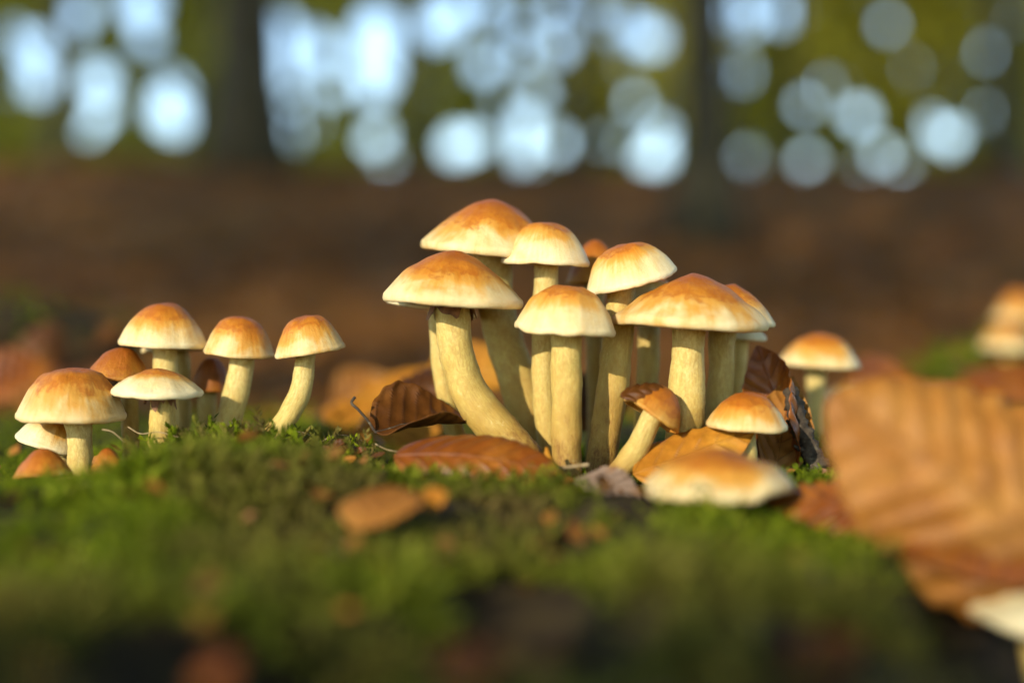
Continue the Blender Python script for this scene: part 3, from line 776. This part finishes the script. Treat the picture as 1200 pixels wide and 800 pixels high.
for i, (lb, b, t, nrm, W, m) in enumerate([
    ('large orange leaf out of focus behind the dark curled leaf with hooked stalk', (380, 492, .70), (552, 432, .74), (-.2, -.85, .45), .042, 'orange'),
    ('orange leaf out of focus behind the thick curved stem', (500, 452, .70), (610, 420, .72), (.1, -.8, .55), .036, 'orange'),
    ('crumpled orange leaf resting behind the dark leaf with the hooked stalk', (420, 512, .64), (530, 470, .66), (.1, -.6, .8), .036, 'orange'),
    ('crumpled brown leaf against the back of the thick curved stem', (465, 470, .63), (548, 440, .64), (-.3, -.7, .6), .03, 'brown'),
    ('torn tan leaf lying behind the slender bowed stem and the orange leaf', (395, 478, .86), (455, 440, .87), (.3, -.7, .6), .04, 'tan'),
    ('dull brown leaf lying before the mossy log beside the rust leaf', (70, 465, .88), (130, 425, .9), (-.3, -.6, .7), .045, 'brown'),
    ('brown leaf between moss cluster and central cluster, behind the bowed stem', (372, 500, .78), (450, 470, .80), (.2, -.6, .75), .035, 'rust'),
    ('rust leaf behind the single thin stemmed mushroom', (1000, 480, .78), (1060, 425, .80), (.2, -.8, .5), .04, 'rust'),
    ('brown leaf flat on the mound behind the big tan leaf', (1060, 470, .85), (1190, 440, .88), (0, -.4, .9), .05, 'rust'),
    ('rust leaf beside the far moss cushion', (1130, 462, .93), (1230, 430, .95), (.1, -.7, .6), .05, 'rust'),
    ('orange leaf lying behind the slender bowed stem', (290, 505, .80), (370, 492, .82), (0, -.5, .85), .035, 'tan'),
    ('rust leaf between the stout stem and the slanting stem at the back', (668, 500, .62), (735, 430, .63), (.1, -.85, .4), .03, 'brown'),
    ('brown leaf propped upright against the mossy log', (36, 470, .90), (60, 372, .93), (.3, -.9, .2), .05, 'brown'),
    ('rust leaf on the ground before the mossy log', (-20, 460, .84), (70, 430, .86), (.1, -.6, .7), .045, 'rust'),
    ('pale tan leaf in front of the mossy log beside the round cap', (20, 478, .76), (88, 440, .78), (.1, -.7, .6), .035, 'tan'),
    ('dark leaf on top of the mossy log', (70, 400, 1.0), (150, 385, 1.02), (0, -.5, .85), .04, 'brown'),
]):
    leaf(lb, b, t, nrm, W, M[m], .0016, 7, (-.7, .6, -.5)[i % 3], (.4, -.5)[i % 2], .3 * (-1) ** i, 30 + i, .006)

# small things in the focal zone
def twig(name, label, cat, pts, r0, r1, mat, ns=8, rough=.25, seed=0, group=None, knots=True):
    q = [P(*a) for a in pts]; e = empty(name, q[0]); tag(e, label, cat, group)
    c = catmull([np.array(a - q[0]) for a in q], 40)
    v, f, nr = tube(c, np.linspace(r0, r1, 40), ns)
    k = 40 * ns; v[:k] += nr * (fbm(v[:k] * 500 + seed, seed, 3) * r0 * rough * 2)[:, None]
    o = obj('shaft', mesh('shaft', v, f, True, None, [mat]), e)
    if knots:
        ps = []
        for j in (10, 22, 31):
            d = np.array([random.uniform(-1, 1), random.uniform(-1, .2), random.uniform(.1, 1)]); d /= np.linalg.norm(d)
            v2, f2, _ = tube(catmull([c[j], c[j] + d * r0 * 1.6, c[j] + d * r0 * 2.6 + np.array([0, 0, r0 * .4])], 8), np.linspace(r0 * .5, r0 * .2, 8), 6)
            obj('stub', mesh('stub', v2, f2, True, None, [mat]), e)
    return e
twig('twig', 'dark knobbly bark twig leaning beside the dark upright curled leaf', 'twig', [(926, 455, .552), (934, 485, .548), (944, 515, .545), (962, 550, .54)], .0030, .0040, M['twig'], 10, .5, 1)
twig('straw', 'pale straw strip across the foot of the middle mushroom', 'straw', [(618, 556, .500), (650, 549, .498), (690, 544, .497)], .0004, .0007, M['straw'], 6, .2, 2, knots=False)
twig('leaf_stalk', 'curved orange leaf stalk poking up before the middle mushroom', 'stalk', [(640, 525, .507), (644, 538, .503), (656, 556, .497), (668, 568, .492)], .0008, .0022, M['orange'], 8, .4, 3, knots=False)
for i, (pts, lb) in enumerate([
    ([(312, 524, .53), (330, 508, .532), (352, 506, .535), (368, 512, .536)], 'thin dry moss strand curling at the foot of the bowed stem'),
    ([(372, 520, .525), (392, 510, .527), (410, 511, .53), (424, 516, .53)], 'dry pale strand arching over the moss near the hooked stalk'),
    ([(150, 500, .524), (165, 508, .522), (185, 506, .518), (210, 512, .516)], 'fine root thread hanging before the flat wide pale cap'),
    ([(120, 503, .517), (132, 506, .516), (146, 518, .515)], 'pale crumb strand beside the large round cap stem'),
    ([(440, 520, .52), (455, 527, .515), (475, 530, .51)], 'dry strand beside the tip of the rust leaf')]):
    twig('moss_strand', lb, 'strand', pts, .00028, .00014, M['straw'], 5, .2, 10 + i, knots=False)
for i, (px, py, Y, s_, m) in enumerate([(378, 533, .512, .005, 'rust'), (397, 528, .516, .004, 'brown'), (420, 534, .51, .005, 'rust'), (364, 540, .505, .004, 'brown'), (408, 545, .50, .004, 'orange'), (442, 538, .508, .004, 'brown')]):
    leaf(['curled rust crumb of leaf in the moss by the bowed stem', 'dark crumb beside the curled rust crumb', 'rust crumb near the tip of the rust leaf', 'dark leaf crumb deepest in the moss by the bowed stem', 'orange crumb lying behind the bright orange leaf piece', 'dark crumb touching the rust leaf tip'][i],
         (px - 9, py - 3, Y), (px + 10, py - 11, Y), (random.uniform(-.5, .5), -.6, .7), s_, M[m], .0004, 3, 1.0, .6, .6, 60 + i, .002, name='leaf_crumb', group='leaf crumbs in the moss', nu=16, nv=11, veins=False)
# shrivelled skin on the stubby mushroom
def skin():
    e = empty('dry_skin', P(752, 458, .515)); tag(e, 'shrivelled dark skin stuck on top of the stubby mushroom', 'dry skin')
    S, _ = leaf_surface(.017, .012, 26, 17, .0012, 4, -1.2, -.9, .3, 77, .06, .004)
    S = S - S.reshape(-1, 3).mean(0); S[..., 2] += .0
    me = mesh('skin', S.reshape(-1, 3), grid_faces(26, 17)[:, ::-1], True, {'vein': np.zeros(26 * 17)}, [M['brown']])
    o = obj('skin', me, e); o.rotation_euler = (R(38), R(-8), R(12)); sm = o.modifiers.new('thickness', 'SOLIDIFY'); sm.thickness = .0004
skin()

# ------------------------------------------------------------------ mossy log behind (left) and moss cushion (right)
def lump(name, label, cat, pts, rads, mat, seed, group=None):
    q = [P(*a) for a in pts]; e = empty(name, q[0]); tag(e, label, cat, group)
    c = catmull([np.array(a - q[0]) for a in q], 40); rd = np.interp(np.linspace(0, 1, 40), np.linspace(0, 1, len(rads)), rads)
    v, f, nr = tube(c, rd, 28); k = 40 * 28
    v[:k] += nr * (fbm(v[:k] * 22 + seed, seed, 4) * np.repeat(rd, 28) * .45)[:, None]
    obj('wood' if cat == 'log' else 'base', mesh('wood', v, f, True, None, [mat]), e)
    return e, v[:k] + np.array(q[0]), nr, q[0]

def moss_mesh(name, base, nrm, hgt, brown=None, leaflets=9, seg=3):
    """feather-like shoots: a bent spine with narrow leaflets around it"""
    n = len(base)
    d = nrm + rng.normal(0, .42, (n, 3)); d[:, 2] += .25; d /= np.linalg.norm(d, axis=1)[:, None]
    bendv = rng.normal(0, .55, (n, 3)); bendv[:, 2] = -np.abs(bendv[:, 2]) * .7
    h = (hgt * rng.uniform(.55, 1.35, n))[:, None]
    def pt(t): return base + d * h * t + bendv * h * t * t * .55
    vs, fs, rn = [], [], []
    rv = np.clip(rng.normal(.48, .22, n), 0, 1)
    off = 0
    # spine: thin three-sided strip
    sdv = np.cross(d, rng.normal(0, 1, (n, 3))); sdv /= np.linalg.norm(sdv, axis=1)[:, None]
    wsp = h * .035
    a0, a1, a2 = pt(0.), pt(.5), pt(1.)
    v = np.stack([a0 - sdv * wsp, a0 + sdv * wsp, a1 - sdv * wsp * .8, a1 + sdv * wsp * .8, a2], 1).reshape(-1, 3)
    i = np.arange(n)[:, None] * 5
    fs.append(np.concatenate([i + [[0, 1, 3]], i + [[0, 3, 2]], i + [[2, 3, 4]]])); vs.append(v); rn.append(np.repeat(rv * .7, 5)); off += n * 5
    for k in range(leaflets):
        t = .18 + .82 * (k + .5) / leaflets
        p0 = pt(t); ang = k * 2.399 + rng.uniform(0, 6.28, n)
        o1 = np.cross(d, sdv)
        dirv = sdv * np.cos(ang)[:, None] + o1 * np.sin(ang)[:, None] + d * (.55 + .6 * t)
        dirv /= np.linalg.norm(dirv, axis=1)[:, None]
        sw = np.cross(dirv, d); sw /= np.linalg.norm(sw, axis=1)[:, None] + 1e-9
        ll = h * (.34 - .16 * t) * rng.uniform(.8, 1.3, n)[:, None]; lw = ll * .20
        v = np.stack([p0 - sw * lw * .4, p0 + dirv * ll * .45 + sw * lw, p0 + dirv * ll, p0 + dirv * ll * .45 - sw * lw], 1).reshape(-1, 3)
        i = np.arange(n)[:, None] * 4 + off
        fs.append(np.concatenate([i + [[0, 1, 2]], i + [[0, 2, 3]]])); vs.append(v); off += n * 4
        rn.append(np.repeat(np.clip(rv * (.55 + .6 * t) + rng.normal(0, .06, n), 0, 1), 4))
    reps = [5] + [4] * leaflets
    br = np.zeros(n) if brown is None else brown
    bb = np.concatenate([np.repeat(br, q) for q in reps])
    return mesh(name, np.vstack(vs), np.concatenate(fs), False, {'rnd': np.concatenate(rn), 'brown': bb}, [M['moss']])

e, lv, ln_, org = lump('mossy_log', 'short mossy log out of focus behind the moss cluster', 'log', [(-60, 430, .98), (20, 412, 1.0), (90, 408, 1.02), (150, 425, 1.04)], [.035, .038, .034, .025], M['soil'], 5)
up = ln_[:, 2] > .1; idx = np.where(up)[0]; pick = rng.choice(idx, 60)
mo = obj('moss_coat', moss_mesh('moss_coat', lv[pick] - np.array(org) + rng.normal(0, .003, (60, 3)), ln_[pick], .014), e); mo['kind'] = 'stuff'
e, lv, ln_, org = lump('moss_cushion', 'moss cushion far behind the big tan leaf, carrying distant mushrooms', 'moss cushion', [(1085, 462, 1.02), (1150, 452, 1.01), (1220, 448, 1.0), (1300, 452, 1.0)], [.012, .022, .028, .022], M['soil'], 6)
up = ln_[:, 2] > 0; idx = np.where(up)[0]; pick = rng.choice(idx, 420)
mo = obj('moss_coat', moss_mesh('moss_coat', lv[pick] - np.array(org) + rng.normal(0, .003, (420, 3)), ln_[pick], .015), e); mo['kind'] = 'stuff'

# ------------------------------------------------------------------ moss carpet
def carpet(name, label, n, x0, x1, y0, y1, hgt, dens_seed, leaflets, bare=.0):
    x = rng.uniform(x0, x1, n); y = rng.uniform(y0, y1, n)
    p = np.stack([x, y, np.zeros(n)], 1)
    msk = fbm(p * 28, dens_seed, 3); tall = fbm(p * 20, dens_seed + 4, 3)
    z = mound_z(x, y); e_ = .003
    gx = (mound_z(x + e_, y) - z) / e_; gy = (mound_z(x, y + e_) - z) / e_
    hol = np.exp(-(((x + .047) / .020) ** 2 + ((y - .285) / .030) ** 2)) + np.exp(-(((x - .003) / .020) ** 2 + ((y - .305) / .036) ** 2)) + np.exp(-(((x - .050) / .015) ** 2 + ((y - .25) / .026) ** 2))
    keep = (msk > bare + .50 * sstep(.37, .25, y) + .30 * np.exp(-(((x + .005) / .05) ** 2 + ((y - .42) / .05) ** 2)) + .9 * hol) & (np.abs(gx) < 1.6)
    nr = np.stack([-gx, -gy, np.ones(n)], 1); nr /= np.linalg.norm(nr, axis=1)[:, None]
    br = np.clip((fbm(p * 14, dens_seed + 9, 3) - .05) * 4, 0, 1) * .5
    # drier moss towards the front of the mound and around the cluster foot
    br = np.clip(br + .35 * sstep(.33, .22, y) + .55 * np.exp(-(((x + .01) / .045) ** 2 + ((y - .41) / .06) ** 2)), 0, .85)
    h = hgt * (1 + .7 * tall)
    o = obj(name, moss_mesh(name, np.stack([x, y, z - .001], 1)[keep], nr[keep], h[keep], br[keep], leaflets))
    tag(o, label, 'moss', kind='stuff')
carpet('moss', 'green moss carpet in front of the mushrooms', 24000, -.22, .20, .16, .455, .0095, 101, 9, -.42)
carpet('moss', 'feathery moss around the mushroom feet', 20000, -.30, .26, .455, .66, .0070, 131, 11, -.22)
carpet('moss', 'moss on the back of the mound behind the mushrooms', 7000, -.45, .42, .66, 1.05, .010, 151, 8, -.15)

# taller feathery shoots in the focal zone beside the bowed stem
def fronds():
    n = 260
    x = rng.uniform(-.135, -.045, n); y = rng.uniform(.505, .55, n); z = mound_z(x, y)
    o = obj('feather_moss', moss_mesh('feather_moss', np.stack([x, y, z], 1), np.tile([0, 0, 1.], (n, 1)) + rng.normal(0, .5, (n, 3)), np.full(n, .0125), rng.choice([0, 0, .5, .8], n), 24))
    tag(o, 'loose feathery moss shoots beside the slender bowed stem', 'moss', kind='stuff')
fronds()
# crumbled leaves and bark strewn over the moss
def debris():
    n = 1500
    y = rng.uniform(.19, .68, n); x = rng.uniform(-.26, .22, n)
    k = (rng.uniform(0, 1, n) < .18 + .8 * np.exp(-(((x + .01) / .06) ** 2 + ((y - .43) / .08) ** 2)) + .5 * sstep(.33, .25, y))
    x, y = x[k], y[k]; xe = np.interp(y, [.1, .20, .30, .36, .40, .45, .6, .8], [.030, .057, .078, .086, .102, .16, .34, .45]); k = x < xe
    x, y = x[k], y[k]
    pos = np.stack([x, y, mound_z(x, y) + rng.uniform(.001, .0085, len(x))], 1)
    o = obj('leaf_debris', scatter_leaves('leaf_debris', pos, .0075, .55, M['litter'], .3))
    tag(o, 'crumbled brown leaves and bark strewn over the moss', 'leaf debris', kind='stuff')
debris()

# sapling added behind the camera, unseen; its leaves shade the front of the mound
def sapling():
    root = Vector((-1.25, -1.35, float(floor_z(np.array([-1.25]), np.array([-1.35]))[0])))
    e = empty('sapling', root); tag(e, 'unseen beech sapling added to shade the front of the mound', 'sapling')
    n = 60
    tx = rng.uniform(-.20, .10, n); ty = rng.uniform(.05, .275, n); tt = rng.uniform(1.0, 1.5, n)
    p = np.stack([tx, ty, np.full(n, -.065)], 1) + np.array(SDIR) * tt[:, None]
    c = p.mean(0)
    r0 = np.array(root)
    main = catmull([[0, 0, -.05], (c - r0) * np.array([.25, .25, .6]), (c - r0) * np.array([.7, .7, .97]), c - r0 + np.array([.25, .2, .05])], 30)
    v, f, _ = tube(main, np.linspace(.010, .002, 30), 8)
    obj('stem', mesh('stem', v, f, True, None, [M['bark']]), e)
    for q in p:
        k = main[np.argmin(np.linalg.norm(main - (q - r0), axis=1))]
        v, f, _ = tube(catmull([k, (k + q - r0) / 2 + np.array([0, 0, .02]), q - r0], 8), np.linspace(.0018, .0008, 8), 5)
        tw = obj('twig', mesh('twig', v, f, True, None, [M['bark']]), e)
        obj('leaf', foliage_mesh('leaf', np.array([q - r0]), .075, FG['autumn']), tw)
sapling()
